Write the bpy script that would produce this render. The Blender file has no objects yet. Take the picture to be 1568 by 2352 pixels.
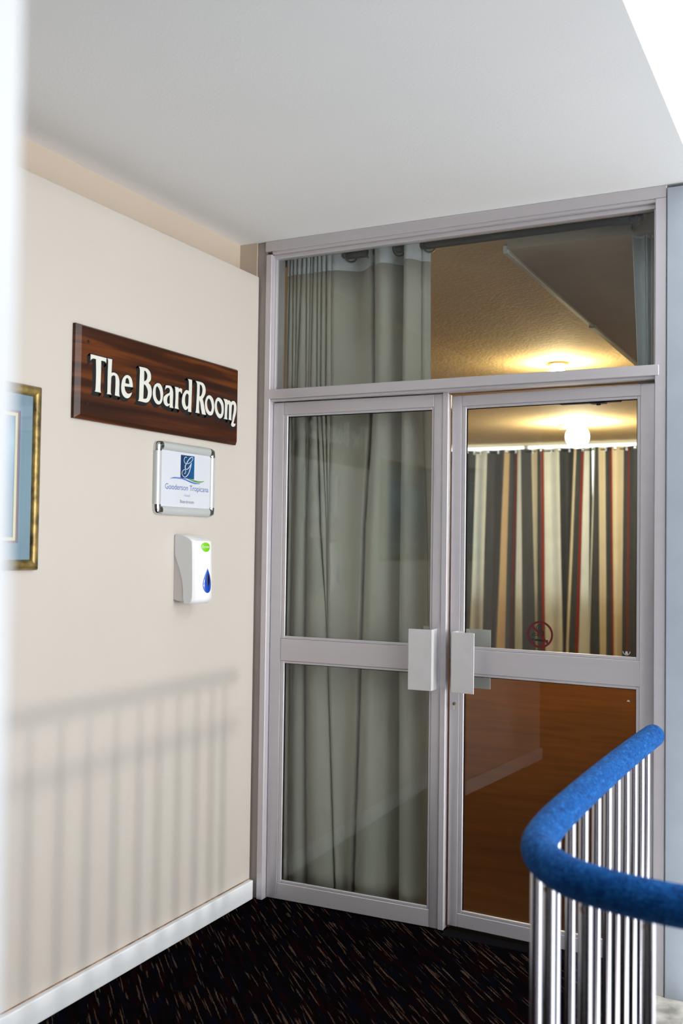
import bpy, bmesh, math, random
from mathutils import Vector, Matrix

random.seed(7)
scene = bpy.context.scene
COL = scene.collection
PI = math.pi

# ------------------------------------------------------------------ camera
cam_data = bpy.data.cameras.new('camera')
cam = bpy.data.objects.new('camera', cam_data)
COL.objects.link(cam)
CAM = Vector((2.2049, -3.6255, 1.4783))
yaw, pitch, roll = 0.4679, 0.0310, 0.0135
fwd = Vector((-math.sin(yaw) * math.cos(pitch), math.cos(yaw) * math.cos(pitch), math.sin(pitch)))
rgt = Vector((math.cos(yaw), math.sin(yaw), 0.0))
upv = rgt.cross(fwd)
r2 = rgt * math.cos(roll) + upv * math.sin(roll)
u2 = upv * math.cos(roll) - rgt * math.sin(roll)
M = Matrix((r2, u2, -fwd)).transposed().to_4x4()
M.translation = CAM
cam.matrix_world = M
cam_data.sensor_fit = 'HORIZONTAL'
cam_data.sensor_width = 24.0
cam_data.lens = 2318.2 / 1568.0 * 24.0
cam_data.clip_start = 0.05
cam_data.clip_end = 100
cam_data.dof.use_dof = True
cam_data.dof.focus_distance = 3.95
cam_data.dof.aperture_fstop = 2.8
scene.camera = cam

# ------------------------------------------------------------------ sky and daylight
world = bpy.data.worlds.new('world')
scene.world = world
world.use_nodes = True
bg = world.node_tree.nodes['Background']
bg.inputs['Color'].default_value = (0.945, 0.97, 1.0, 1)
bg.inputs['Strength'].default_value = 3.0

def sun(name, elev, strength, color, angle, azim=0.0):
    d = bpy.data.lights.new(name, 'SUN')
    d.energy = strength
    d.color = color
    d.angle = math.radians(angle)
    o = bpy.data.objects.new(name, d)
    COL.objects.link(o)
    v = Vector((-math.cos(elev) * math.cos(azim), -math.cos(elev) * math.sin(azim), -math.sin(elev)))
    o.rotation_euler = v.to_track_quat('-Z', 'Y').to_euler()
    o.location = (6, -1, 2)
    return o
sun('sun', math.radians(5.0), 0.42, (1.0, 0.96, 0.90), 2.8, -0.09)
sun('sun_glint', math.radians(-1.9), 0.55, (1.0, 0.96, 0.90), 1.9, -0.09)

scene.view_settings.view_transform = 'Standard'
scene.view_settings.look = 'None'
scene.view_settings.exposure = 0.45
scene.view_settings.gamma = 1.0
scene.view_settings.use_curve_mapping = False

# ------------------------------------------------------------------ materials
def new_mat(name):
    m = bpy.data.materials.new(name)
    m.use_nodes = True
    nt = m.node_tree
    for n in list(nt.nodes):
        nt.nodes.remove(n)
    out = nt.nodes.new('ShaderNodeOutputMaterial')
    return m, nt, out

def N(nt, kind, **kw):
    n = nt.nodes.new(kind)
    for k, v in kw.items():
        setattr(n, k, v)
    return n

def coords(nt, scale=(1, 1, 1), rot=(0, 0, 0), space='Object'):
    tc = N(nt, 'ShaderNodeTexCoord')
    mp = N(nt, 'ShaderNodeMapping')
    mp.inputs['Scale'].default_value = scale
    mp.inputs['Rotation'].default_value = rot
    nt.links.new(tc.outputs[space], mp.inputs['Vector'])
    return mp.outputs['Vector']

def ramp(nt, fac, stops):
    r = N(nt, 'ShaderNodeValToRGB')
    el = r.color_ramp.elements
    while len(el) < len(stops):
        el.new(0.5)
    for e, (p, c) in zip(el, stops):
        e.position = p
        e.color = (*c, 1) if len(c) == 3 else c
    nt.links.new(fac, r.inputs['Fac'])
    return r.outputs['Color']

def pmat(name, color, rough=0.5, metal=0.0, vary=0.06, vscale=6.0, vstretch=(1, 1, 1), bump=0.0, bscale=200.0,
         bstretch=(1, 1, 1), spec=0.5, coat=0.0, sheen=0.0, transl=0.0, space='Object'):
    """principled with a little procedural colour variation and relief"""
    m, nt, out = new_mat(name)
    p = N(nt, 'ShaderNodeBsdfPrincipled')
    p.inputs['Roughness'].default_value = rough
    p.inputs['Metallic'].default_value = metal
    p.inputs['Specular IOR Level'].default_value = spec
    p.inputs['Coat Weight'].default_value = coat
    p.inputs['Sheen Weight'].default_value = sheen
    v = coords(nt, vstretch, space=space)
    n = N(nt, 'ShaderNodeTexNoise')
    n.inputs['Scale'].default_value = vscale
    n.inputs['Detail'].default_value = 4
    nt.links.new(v, n.inputs['Vector'])
    lo = tuple(max(0, c * (1 - vary)) for c in color)
    hi = tuple(min(1, c * (1 + vary)) for c in color)
    c = ramp(nt, n.outputs['Fac'], [(0.3, lo), (0.7, hi)])
    nt.links.new(c, p.inputs['Base Color'])
    if bump > 0:
        v2 = coords(nt, bstretch, space=space)
        n2 = N(nt, 'ShaderNodeTexNoise')
        n2.inputs['Scale'].default_value = bscale
        n2.inputs['Detail'].default_value = 3
        nt.links.new(v2, n2.inputs['Vector'])
        b = N(nt, 'ShaderNodeBump')
        b.inputs['Strength'].default_value = bump
        b.inputs['Distance'].default_value = 0.004
        nt.links.new(n2.outputs['Fac'], b.inputs['Height'])
        nt.links.new(b.outputs['Normal'], p.inputs['Normal'])
    sh = p.outputs['BSDF']
    if transl > 0:
        t = N(nt, 'ShaderNodeBsdfTranslucent')
        nt.links.new(c, t.inputs['Color'])
        mx = N(nt, 'ShaderNodeMixShader')
        mx.inputs['Fac'].default_value = transl
        nt.links.new(sh, mx.inputs[1])
        nt.links.new(t.outputs['BSDF'], mx.inputs[2])
        sh = mx.outputs['Shader']
    nt.links.new(sh, out.inputs['Surface'])
    return m

def glass_mat(name, tint=(0.93, 0.95, 0.93), r0=0.038):
    """thin clear pane: Schlick reflection over a tinted see-through"""
    m, nt, out = new_mat(name)
    lw = N(nt, 'ShaderNodeLayerWeight')
    lw.inputs['Blend'].default_value = 0.5
    pw = N(nt, 'ShaderNodeMath', operation='POWER')
    pw.inputs[1].default_value = 5.0
    nt.links.new(lw.outputs['Facing'], pw.inputs[0])
    ma = N(nt, 'ShaderNodeMath', operation='MULTIPLY_ADD')
    ma.inputs[1].default_value = 1 - r0
    ma.inputs[2].default_value = r0
    nt.links.new(pw.outputs[0], ma.inputs[0])
    n = N(nt, 'ShaderNodeTexNoise')
    n.inputs['Scale'].default_value = 3
    nt.links.new(coords(nt), n.inputs['Vector'])
    c = ramp(nt, n.outputs['Fac'], [(0.3, tint), (0.7, tuple(min(1, t * 1.02) for t in tint))])
    tr = N(nt, 'ShaderNodeBsdfTransparent')
    nt.links.new(c, tr.inputs['Color'])
    gl = N(nt, 'ShaderNodeBsdfGlossy')
    gl.inputs['Roughness'].default_value = 0.0
    mx = N(nt, 'ShaderNodeMixShader')
    nt.links.new(ma.outputs[0], mx.inputs['Fac'])
    nt.links.new(tr.outputs[0], mx.inputs[1])
    nt.links.new(gl.outputs[0], mx.inputs[2])
    nt.links.new(mx.outputs[0], out.inputs['Surface'])
    return m

def carpet_mat():
    m, nt, out = new_mat('hall_carpet')
    p = N(nt, 'ShaderNodeBsdfPrincipled')
    p.inputs['Roughness'].default_value = 0.95
    p.inputs['Specular IOR Level'].default_value = 0.0
    # streaks run diagonally across the floor
    wob = N(nt, 'ShaderNodeTexNoise')
    wob.inputs['Scale'].default_value = 190
    nt.links.new(coords(nt), wob.inputs['Vector'])
    base = coords(nt, rot=(0, 0, math.radians(45)))
    addv = N(nt, 'ShaderNodeVectorMath', operation='MULTIPLY_ADD')
    addv.inputs[1].default_value = (0.022, 0.0075, 0)
    nt.links.new(wob.outputs['Color'], addv.inputs[0])
    nt.links.new(base, addv.inputs[2])
    def stretched(scale, off):
        mp = N(nt, 'ShaderNodeMapping')
        mp.inputs['Scale'].default_value = scale
        mp.inputs['Location'].default_value = off
        nt.links.new(addv.outputs[0], mp.inputs['Vector'])
        n = N(nt, 'ShaderNodeTexNoise')
        n.inputs['Scale'].default_value = 1.0
        n.inputs['Detail'].default_value = 1.5
        n.inputs['Roughness'].default_value = 0.5
        nt.links.new(mp.outputs[0], n.inputs['Vector'])
        return n.outputs['Fac']
    tan_f = ramp(nt, stretched((4.0, 135, 1), (0, 0, 0)), [(0.638, (0, 0, 0)), (0.662, (1, 1, 1))])
    tan_g = ramp(nt, stretched((6.0, 85, 1), (13.1, 5.7, 0)), [(0.655, (0, 0, 0)), (0.680, (1, 1, 1))])
    red_f = ramp(nt, stretched((6, 40, 1), (3.3, 8.2, 0)), [(0.52, (0, 0, 0)), (0.60, (1, 1, 1))])
    blu_f = ramp(nt, stretched((6, 40, 1), (9.3, 1.2, 0)), [(0.52, (0, 0, 0)), (0.60, (1, 1, 1))])
    def mix(fac, a, b):
        mx = N(nt, 'ShaderNodeMix', data_type='RGBA')
        nt.links.new(fac, mx.inputs[0])
        for inp, val in ((mx.inputs[6], a), (mx.inputs[7], b)):
            if isinstance(val, tuple):
                inp.default_value = (*val, 1)
            else:
                nt.links.new(val, inp)
        return mx.outputs[2]
    c = mix(red_f, (0.0026, 0.0019, 0.0023), (0.0062, 0.0019, 0.0022))
    c = mix(blu_f, c, (0.0024, 0.0026, 0.0050))
    c = mix(tan_f, c, (0.082, 0.049, 0.030))
    c = mix(tan_g, c, (0.060, 0.038, 0.026))
    nt.links.new(c, p.inputs['Base Color'])
    fz = N(nt, 'ShaderNodeTexNoise')
    fz.inputs['Scale'].default_value = 500
    nt.links.new(coords(nt), fz.inputs['Vector'])
    b = N(nt, 'ShaderNodeBump')
    b.inputs['Strength'].default_value = 0.7
    b.inputs['Distance'].default_value = 0.004
    nt.links.new(fz.outputs['Fac'], b.inputs['Height'])
    nt.links.new(b.outputs['Normal'], p.inputs['Normal'])
    nt.links.new(p.outputs[0], out.inputs['Surface'])
    return m

def wood_mat():
    m, nt, out = new_mat('varnished_wood')
    p = N(nt, 'ShaderNodeBsdfPrincipled')
    p.inputs['Roughness'].default_value = 0.42
    p.inputs['Specular IOR Level'].default_value = 0.25
    p.inputs['Coat Weight'].default_value = 0.06
    p.inputs['Coat Roughness'].default_value = 0.2
    v = coords(nt, (1, 0.45, 11))
    n = N(nt, 'ShaderNodeTexNoise')
    n.inputs['Scale'].default_value = 2.2
    n.inputs['Detail'].default_value = 5
    n.inputs['Distortion'].default_value = 0.4
    nt.links.new(v, n.inputs['Vector'])
    c = ramp(nt, n.outputs['Fac'], [(0.25, (0.012, 0.0030, 0.0011)), (0.48, (0.042, 0.0100, 0.0022)),
                                    (0.60, (0.125, 0.032, 0.0048)), (0.78, (0.050, 0.0125, 0.0028))])
    f = N(nt, 'ShaderNodeTexNoise')
    f.inputs['Scale'].default_value = 30
    nt.links.new(coords(nt, (1, 0.15, 14)), f.inputs['Vector'])
    mx = N(nt, 'ShaderNodeMix', data_type='RGBA', blend_type='MULTIPLY')
    mx.inputs[0].default_value = 0.5
    nt.links.new(c, mx.inputs[6])
    nt.links.new(ramp(nt, f.outputs['Fac'], [(0.3, (0.6, 0.6, 0.6)), (0.7, (1, 1, 1))]), mx.inputs[7])
    nt.links.new(mx.outputs[2], p.inputs['Base Color'])
    nt.links.new(p.outputs[0], out.inputs['Surface'])
    return m

def emit_mat(name, color, strength):
    m, nt, out = new_mat(name)
    e = N(nt, 'ShaderNodeEmission')
    e.inputs['Color'].default_value = (*color, 1)
    e.inputs['Strength'].default_value = strength
    nt.links.new(e.outputs[0], out.inputs['Surface'])
    return m

def gradient_print(name, stops, axis, lo, hi, rough=0.4):
    """flat print: a colour run along one object axis, as on the poster itself"""
    m, nt, out = new_mat(name)
    p = N(nt, 'ShaderNodeBsdfPrincipled')
    p.inputs['Roughness'].default_value = rough
    tc = N(nt, 'ShaderNodeTexCoord')
    sp = N(nt, 'ShaderNodeSeparateXYZ')
    nt.links.new(tc.outputs['Object'], sp.inputs[0])
    mr = N(nt, 'ShaderNodeMapRange')
    mr.inputs['From Min'].default_value = lo
    mr.inputs['From Max'].default_value = hi
    nt.links.new(sp.outputs[axis], mr.inputs['Value'])
    c = ramp(nt, mr.outputs[0], stops)
    n = N(nt, 'ShaderNodeTexNoise')
    n.inputs['Scale'].default_value = 14
    n.inputs['Detail'].default_value = 6
    nt.links.new(tc.outputs['Object'], n.inputs['Vector'])
    mx = N(nt, 'ShaderNodeMix', data_type='RGBA', blend_type='MULTIPLY')
    mx.inputs[0].default_value = 0.5
    nt.links.new(c, mx.inputs[6])
    nt.links.new(ramp(nt, n.outputs['Fac'], [(0.3, (0.7, 0.75, 0.8)), (0.7, (1, 1, 1))]), mx.inputs[7])
    nt.links.new(mx.outputs[2], p.inputs['Base Color'])
    nt.links.new(p.outputs[0], out.inputs['Surface'])
    return m

MAT = dict(
    wall=pmat('wall_paint', (0.515, 0.475, 0.43), 0.55, vary=0.015, vscale=2.0, bump=0.12, bscale=260),
    band=pmat('band_paint', (0.55, 0.46, 0.37), 0.6, vary=0.02, vscale=2.0, bump=0.12, bscale=240),
    ceil=pmat('ceiling_paint', (0.90, 0.90, 0.89), 0.7, vary=0.015, vscale=1.5, bump=0.15, bscale=120),
    white=pmat('white_gloss_paint', (0.80, 0.82, 0.84), 0.35, vary=0.03, vscale=9, bump=0.05, bscale=60),
    carpet=carpet_mat(),
    alu=pmat('anodised_aluminium', (0.60, 0.575, 0.605), 0.36, metal=0.40, vary=0.015, vscale=5, vstretch=(1, 1, 6)),
    alu_h=pmat('anodised_aluminium_rail', (0.59, 0.562, 0.585), 0.38, metal=0.40, vary=0.015, vscale=6, vstretch=(0.3, 1, 12)),
    plate=pmat('brushed_plate', (0.66, 0.65, 0.655), 0.42, metal=0.30, vary=0.03, vscale=20),
    filler=pmat('frame_filler_paint', (0.40, 0.35, 0.33), 0.5, vary=0.06),
    steel_panel=pmat('grey_painted_panel', (0.35, 0.39, 0.45), 0.4, metal=0.1, vary=0.06, vscale=7, bump=0.03, bscale=80),
    rubber=pmat('black_rubber', (0.004, 0.004, 0.005), 0.95, spec=0.05),
    glass=glass_mat('clear_glass'),
    clear=glass_mat('clear_film', (1.0, 1.0, 1.0), 0.02),
    gap=pmat('dark_gap', (0.02, 0.02, 0.022), 0.8),
    wood=wood_mat(),
    white_ink=pmat('cream_lettering_paint', (0.62, 0.62, 0.56), 0.5, vary=0.02),
    black_ink=pmat('black_lettering_paint', (0.004, 0.004, 0.005), 0.4),
    silver=pmat('satin_silver', (0.52, 0.55, 0.54), 0.38, metal=0.25, vary=0.02),
    chrome=pmat('chrome', (0.62, 0.63, 0.64), 0.09, metal=1.0, vary=0.02),
    paper=pmat('white_paper', (0.62, 0.64, 0.70), 0.30, vary=0.02, vscale=12),
    navy=gradient_print('logo_navy', [(0.0, (0.004, 0.03, 0.10)), (1.0, (0.0, 0.10, 0.28))], 'Y', 0.148, 0.236),
    text_blue=pmat('text_blue', (0.07, 0.15, 0.36), 0.5),
    text_pale=pmat('text_pale_blue', (0.22, 0.33, 0.52), 0.5),
    text_grey=pmat('text_grey', (0.12, 0.13, 0.16), 0.5),
    wave_blue=pmat('wave_blue', (0.06, 0.17, 0.52), 0.5),
    wave_green=pmat('wave_green', (0.10, 0.27, 0.04), 0.5),
    plastic=pmat('white_plastic', (0.80, 0.81, 0.82), 0.22, vary=0.01, coat=0.3),
    plastic_grey=pmat('pale_grey_plastic', (0.66, 0.63, 0.61), 0.4, vary=0.02),
    blue_window=pmat('blue_plastic', (0.0, 0.055, 0.42), 0.12, coat=0.5),
    dark_blue=pmat('dark_blue_slot', (0.001, 0.003, 0.05), 0.3),
    green=pmat('green_badge', (0.16, 0.50, 0.0), 0.4),
    gilt=pmat('worn_gilt', (0.22, 0.155, 0.05), 0.40, metal=0.6, vary=0.75, vscale=22, bump=0.2, bscale=90),
    mat_board=pmat('blue_grey_mat_board', (0.22, 0.31, 0.42), 0.7, vary=0.04, bump=0.1, bscale=400),
    mat_purple=pmat('purple_mat_line', (0.22, 0.10, 0.19), 0.6),
    mat_cream=pmat('cream_mat_line', (0.74, 0.66, 0.40), 0.6),
    sea=gradient_print('sea_print', [(0.0, (0.16, 0.26, 0.40)), (0.35, (0.10, 0.25, 0.42)), (0.55, (0.08, 0.30, 0.55)),
                                     (0.8, (0.25, 0.52, 0.75)), (1.0, (0.04, 0.20, 0.42))], 'Z', -0.18, 0.18),
    felt=None,
    tube=pmat('polished_aluminium_tube', (0.60, 0.58, 0.62), 0.22, metal=1.0, vary=0.04, vscale=3, vstretch=(1, 1, 0.3)),
    rust=pmat('rust', (0.16, 0.06, 0.025), 0.8, vary=0.5, vscale=60),
    concrete=pmat('chipped_painted_concrete', (0.52, 0.50, 0.44), 0.8, vary=0.45, vscale=14, bump=0.6, bscale=40),
    beige=pmat('beige_blackout_cloth', (0.44, 0.425, 0.37), 0.85, vary=0.03, vscale=4, bump=0.06, bscale=500, sheen=0.15),
    header=pmat('white_curtain_heading', (0.52, 0.56, 0.60), 0.8, vary=0.04, vscale=10, bump=0.1, bscale=300),
    bluish=pmat('daylight_blue_cloth', (0.66, 0.74, 0.82), 0.8, vary=0.04),  # blue daylight on the drawn curtain, put into its cloth colour
    black_metal=pmat('black_painted_metal', (0.008, 0.010, 0.012), 0.28, vary=0.1),
    bronze=pmat('bronze_eyelet', (0.05, 0.035, 0.02), 0.3, metal=0.8),
    far_carpet=pmat('brown_carpet', (0.115, 0.040, 0.0095), 0.95, vary=0.22, vscale=3.5, vstretch=(0.5, 1.6, 1), bump=0.5, bscale=250, spec=0.1),
    far_ceil=pmat('textured_cream_ceiling', (0.68, 0.52, 0.29), 0.85, vary=0.05, vscale=8, bump=1.0, bscale=45, spec=0.2),
    far_wall=pmat('boardroom_wall_paint', (0.55, 0.50, 0.42), 0.6, vary=0.03),
    soffit=pmat('grey_soffit', (0.33, 0.27, 0.22), 0.55, vary=0.05, bump=0.3, bscale=60),  # darker and greyer than the ceiling beside it
    c_dark=pmat('charcoal_stripe', (0.040, 0.052, 0.074), 0.7, vary=0.10, transl=0.02, sheen=0.2),
    c_pale=pmat('pale_grey_stripe', (0.64, 0.66, 0.62), 0.55, vary=0.05, transl=0.15, sheen=0.2),
    c_cream=pmat('cream_stripe', (0.70, 0.62, 0.45), 0.55, vary=0.05, transl=0.12, sheen=0.2),
    c_tan=pmat('tan_stripe', (0.52, 0.38, 0.22), 0.55, vary=0.05, transl=0.1),
    c_red=pmat('red_stripe', (0.26, 0.025, 0.02), 0.6, vary=0.06, transl=0.05),
    lamp=emit_mat('lamp_globe_glow', (1.0, 0.85, 0.58), 185.0),
    lamp_dim=emit_mat('small_lamp_glow', (1.0, 0.78, 0.44), 300.0),
    brass=pmat('dull_brass', (0.4, 0.32, 0.18), 0.35, metal=0.8),
    sign_red=pmat('sticker_red', (0.10, 0.003, 0.006), 0.45),
    caulk=pmat('brown_caulk_line', (0.28, 0.15, 0.08), 0.8, vary=0.6, vscale=25),
    etched=pmat('etched_mark', (0.45, 0.45, 0.45), 0.7),
    back=pmat('dark_wood_panelling', (0.035, 0.022, 0.015), 0.6, vary=0.3, vstretch=(1, 1, 0.2)),
)

def felt_mat():
    m, nt, out = new_mat('blue_felt')
    p = N(nt, 'ShaderNodeBsdfPrincipled')
    p.inputs['Roughness'].default_value = 0.95
    p.inputs['Specular IOR Level'].default_value = 0.1
    p.inputs['Sheen Weight'].default_value = 0.15
    p.inputs['Sheen Tint'].default_value = (0.25, 0.55, 1.0, 1)
    n = N(nt, 'ShaderNodeTexNoise')
    n.inputs['Scale'].default_value = 70
    n.inputs['Detail'].default_value = 6
    n.inputs['Distortion'].default_value = 1.5
    nt.links.new(coords(nt, (1, 0.6, 1.3)), n.inputs['Vector'])
    c = ramp(nt, n.outputs['Fac'], [(0.30, (0.001, 0.022, 0.115)), (0.55, (0.003, 0.068, 0.26)), (0.75, (0.025, 0.16, 0.46))])
    nt.links.new(c, p.inputs['Base Color'])
    b = N(nt, 'ShaderNodeBump')
    b.inputs['Strength'].default_value = 0.8
    b.inputs['Distance'].default_value = 0.006
    nt.links.new(n.outputs['Fac'], b.inputs['Height'])
    nt.links.new(b.outputs['Normal'], p.inputs['Normal'])
    nt.links.new(p.outputs[0], out.inputs['Surface'])
    return m
MAT['felt'] = felt_mat()

# ------------------------------------------------------------------ builders
def tag(o, label=None, cat=None, group=None, kind=None):
    if label: o['label'] = label
    if cat: o['category'] = cat
    if group: o['group'] = group
    if kind: o['kind'] = kind
    return o

def empty(name, loc, label, cat, group=None, kind=None):
    o = bpy.data.objects.new(name, None)
    o.empty_display_size = 0.05
    COL.objects.link(o)
    o.location = loc
    return tag(o, label, cat, group, kind)

def origin_of(p):
    v = Vector((0, 0, 0))
    while p is not None:
        v += p.location
        p = p.parent
    return v

def link(name, bm, mats, parent=None, loc=None, smooth=False, auto=None):
    """bmesh in world coordinates -> one mesh object (under parent if given)"""
    me = bpy.data.meshes.new(name)
    base = Vector(loc) if loc is not None else Vector((0, 0, 0))
    off = origin_of(parent) if parent is not None else Vector((0, 0, 0))
    bmesh.ops.recalc_face_normals(bm, faces=bm.faces)
    bmesh.ops.translate(bm, verts=bm.verts, vec=-(base if loc is not None else off))
    bm.to_mesh(me)
    bm.free()
    for m in (mats if isinstance(mats, (list, tuple)) else [mats]):
        me.materials.append(MAT[m])
    if smooth:
        for p in me.polygons:
            p.use_smooth = True
    if auto is not None:
        for p in me.polygons:
            p.use_smooth = True
        me.set_sharp_from_angle(angle=math.radians(auto))
    o = bpy.data.objects.new(name, me)
    COL.objects.link(o)
    if parent is not None:
        o.parent = parent
    o.location = (base - off) if loc is not None else Vector((0, 0, 0))
    return o

def bm_box(bm, x0, x1, y0, y1, z0, z1, bevel=0.0, seg=1, mi=0):
    vs = [bm.verts.new((x, y, z)) for x in (x0, x1) for y in (y0, y1) for z in (z0, z1)]
    idx = [(0, 1, 3, 2), (4, 6, 7, 5), (0, 4, 5, 1), (2, 3, 7, 6), (0, 2, 6, 4), (1, 5, 7, 3)]
    fs = [bm.faces.new([vs[i] for i in f]) for f in idx]
    for f in fs: f.material_index = mi
    if bevel > 0:
        es = list({e for f in fs for e in f.edges})
        bmesh.ops.bevel(bm, geom=es, offset=bevel, segments=seg, affect='EDGES', profile=0.5, material=mi)
    return bm

def box(name, x0, x1, y0, y1, z0, z1, mat, parent=None, bevel=0.0, seg=1, loc=None):
    return link(name, bm_box(bmesh.new(), x0, x1, y0, y1, z0, z1, bevel, seg), mat, parent, loc, auto=35 if seg > 1 else None)

def bm_tube(bm, path, r, n=16, cap=True, mi=0, radii=None):
    pts = [Vector(p) for p in path]
    rings = []
    prev = None
    for i, p in enumerate(pts):
        t = (pts[min(i + 1, len(pts) - 1)] - pts[max(i - 1, 0)]).normalized()
        if prev is None:
            a = Vector((0, 0, 1)) if abs(t.z) < 0.9 else Vector((1, 0, 0))
            u = a.cross(t).normalized()
        else:
            u = (prev - t * prev.dot(t)).normalized()
        prev = u
        w = t.cross(u)
        rr = radii[i] if radii else r
        rings.append([bm.verts.new(p + (u * math.cos(2 * PI * k / n) + w * math.sin(2 * PI * k / n)) * rr) for k in range(n)])
    for a, b in zip(rings, rings[1:]):
        for k in range(n):
            f = bm.faces.new((a[k], a[(k + 1) % n], b[(k + 1) % n], b[k]))
            f.material_index = mi
    if cap:
        for ring in (rings[0], rings[-1]):
            f = bm.faces.new(ring)
            f.material_index = mi
    return bm

def bm_torus(bm, c, axis, R, r, n=24, m=10, mi=0):
    c = Vector(c); a = Vector(axis).normalized()
    u = a.orthogonal().normalized(); w = a.cross(u)
    rings = []
    for i in range(n):
        d = u * math.cos(2 * PI * i / n) + w * math.sin(2 * PI * i / n)
        rings.append([bm.verts.new(c + d * (R + r * math.cos(2 * PI * k / m)) + a * (r * math.sin(2 * PI * k / m))) for k in range(m)])
    for i in range(n):
        A, B = rings[i], rings[(i + 1) % n]
        for k in range(m):
            bm.faces.new((A[k], A[(k + 1) % m], B[(k + 1) % m], B[k])).material_index = mi
    return bm

def bm_sphere(bm, c, r, n=24, m=14, sz=1.0, mi=0):
    ret = bmesh.ops.create_uvsphere(bm, u_segments=n, v_segments=m, radius=r)
    for v in ret['verts']:
        v.co = Vector((v.co.x, v.co.y, v.co.z * sz)) + Vector(c)
    for f in {f for v in ret['verts'] for f in v.link_faces}:
        f.material_index = mi
    return bm

def bm_prism(bm, poly, to3, d0, d1, mi=0):
    """poly: 2D outline; to3(u, v, d) -> 3D"""
    A = [bm.verts.new(to3(u, v, d0)) for u, v in poly]
    B = [bm.verts.new(to3(u, v, d1)) for u, v in poly]
    fs = [bm.faces.new(A[::-1]), bm.faces.new(B)]
    n = len(poly)
    for i in range(n):
        fs.append(bm.faces.new((A[i], A[(i + 1) % n], B[(i + 1) % n], B[i])))
    for f in fs: f.material_index = mi
    return bm

def fill_contours(contours, extrude):
    """flat 2D shape with holes -> list of (verts, faces) via a filled curve"""
    cu = bpy.data.curves.new('tmp', 'CURVE')
    cu.dimensions = '2D'
    cu.fill_mode = 'BOTH'
    cu.extrude = extrude
    for ct in contours:
        s = cu.splines.new('POLY')
        s.points.add(len(ct) - 1)
        for p, (x, y) in zip(s.points, ct):
            p.co = (x, y, 0, 1)
        s.use_cyclic_u = True
    ob = bpy.data.objects.new('tmp', cu)
    COL.objects.link(ob)
    dg = bpy.context.evaluated_depsgraph_get()
    me = bpy.data.meshes.new_from_object(ob.evaluated_get(dg))
    out = ([tuple(v.co) for v in me.vertices], [tuple(p.vertices) for p in me.polygons])
    bpy.data.objects.remove(ob)
    bpy.data.curves.remove(cu)
    bpy.data.meshes.remove(me)
    return out

def text_shape(body, extrude=0.0):
    cu = bpy.data.curves.new('tmp', 'FONT')
    cu.body = body
    cu.extrude = extrude
    ob = bpy.data.objects.new('tmp', cu)
    COL.objects.link(ob)
    dg = bpy.context.evaluated_depsgraph_get()
    me = bpy.data.meshes.new_from_object(ob.evaluated_get(dg))
    out = ([tuple(v.co) for v in me.vertices], [tuple(p.vertices) for p in me.polygons])
    bpy.data.objects.remove(ob)
    bpy.data.curves.remove(cu)
    bpy.data.meshes.remove(me)
    return out

def bm_add(bm, shape, to3, mi=0):
    vs = [bm.verts.new(to3(*v)) for v in shape[0]]
    for f in shape[1]:
        try:
            bm.faces.new([vs[i] for i in f]).material_index = mi
        except ValueError:
            pass
    return bm

def spline(pts, closed=True, sub=6):
    """Catmull-Rom through points; a third value marks a corner"""
    n = len(pts)
    P = [Vector((p[0], p[1])) for p in pts]
    C = [len(p) > 2 for p in pts]
    out = []
    for i in range(n if closed else n - 1):
        j = (i + 1) % n
        a, b = P[i], P[j]
        pa = P[i - 1] if (closed or i > 0) else a
        pb = P[(j + 1) % n] if (closed or j < n - 1) else b
        ta = (b - a) if C[i] else (b - pa) * 0.5
        tb = (b - a) if C[j] else (pb - a) * 0.5
        straight = C[i] and C[j]
        for k in range(1 if straight else sub):
            t = k / sub
            h = ((2*t**3 - 3*t**2 + 1), (t**3 - 2*t**2 + t), (-2*t**3 + 3*t**2), (t**3 - t**2))
            out.append(tuple(a * h[0] + ta * h[1] + b * h[2] + tb * h[3]))
    if not closed:
        out.append(tuple(P[-1]))
    return out

def area2(c):
    return sum(a[0] * b[1] - b[0] * a[1] for a, b in zip(c, c[1:] + c[:1]))

def offset_contour(c, d):
    n = len(c)
    out = []
    for i in range(n):
        p, q, r = Vector(c[i - 1]), Vector(c[i]), Vector(c[(i + 1) % n])
        e1, e2 = (q - p), (r - q)
        if e1.length < 1e-9 or e2.length < 1e-9:
            continue
        n1 = Vector((e1.y, -e1.x)).normalized(); n2 = Vector((e2.y, -e2.x)).normalized()
        m = n1 + n2
        if m.length < 0.3: m = n1
        m.normalize()
        k = d / max(0.45, m.dot(n1))
        out.append(tuple(q + m * k))
    return out

# ------------------------------------------------------------------ the setting
HC = 2.7486

def struct(name, bm, mat, label, cat='wall', parent=None):
    return tag(link(name, bm, mat, parent), label, cat, kind='structure')

def prism_z(poly, z0, z1, mi=0):
    return bm_prism(bmesh.new(), poly, lambda u, v, d: (u, v, d), z0, z1, mi)

# hall floor: an L around the stair opening
struct('floor', prism_z([(-3.0, -5.6), (4.6, -5.6), (4.6, -1.95), (1.57, -1.95), (1.57, 0.10), (-0.045, 0.10), (-0.045, 0.0), (-0.25, 0.0), (-0.25, -3.08), (-3.0, -3.08)], -0.30, 0.0),
       'carpet', 'near-black hall carpet with diagonal tan flecks', 'floor')
# hall ceiling with the stair void cut out
struct('ceiling', prism_z([(-3.0, -5.6), (4.6, -5.6), (4.6, -1.95), (1.734, -1.95), (1.734, 0.12), (-0.045, 0.12), (-0.045, 0.0), (-0.25, 0.0), (-0.25, -3.08), (-3.0, -3.08)], HC, HC + 0.30),
       'ceil', 'white plaster hall ceiling ending at the open stair void', 'ceiling')
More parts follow.
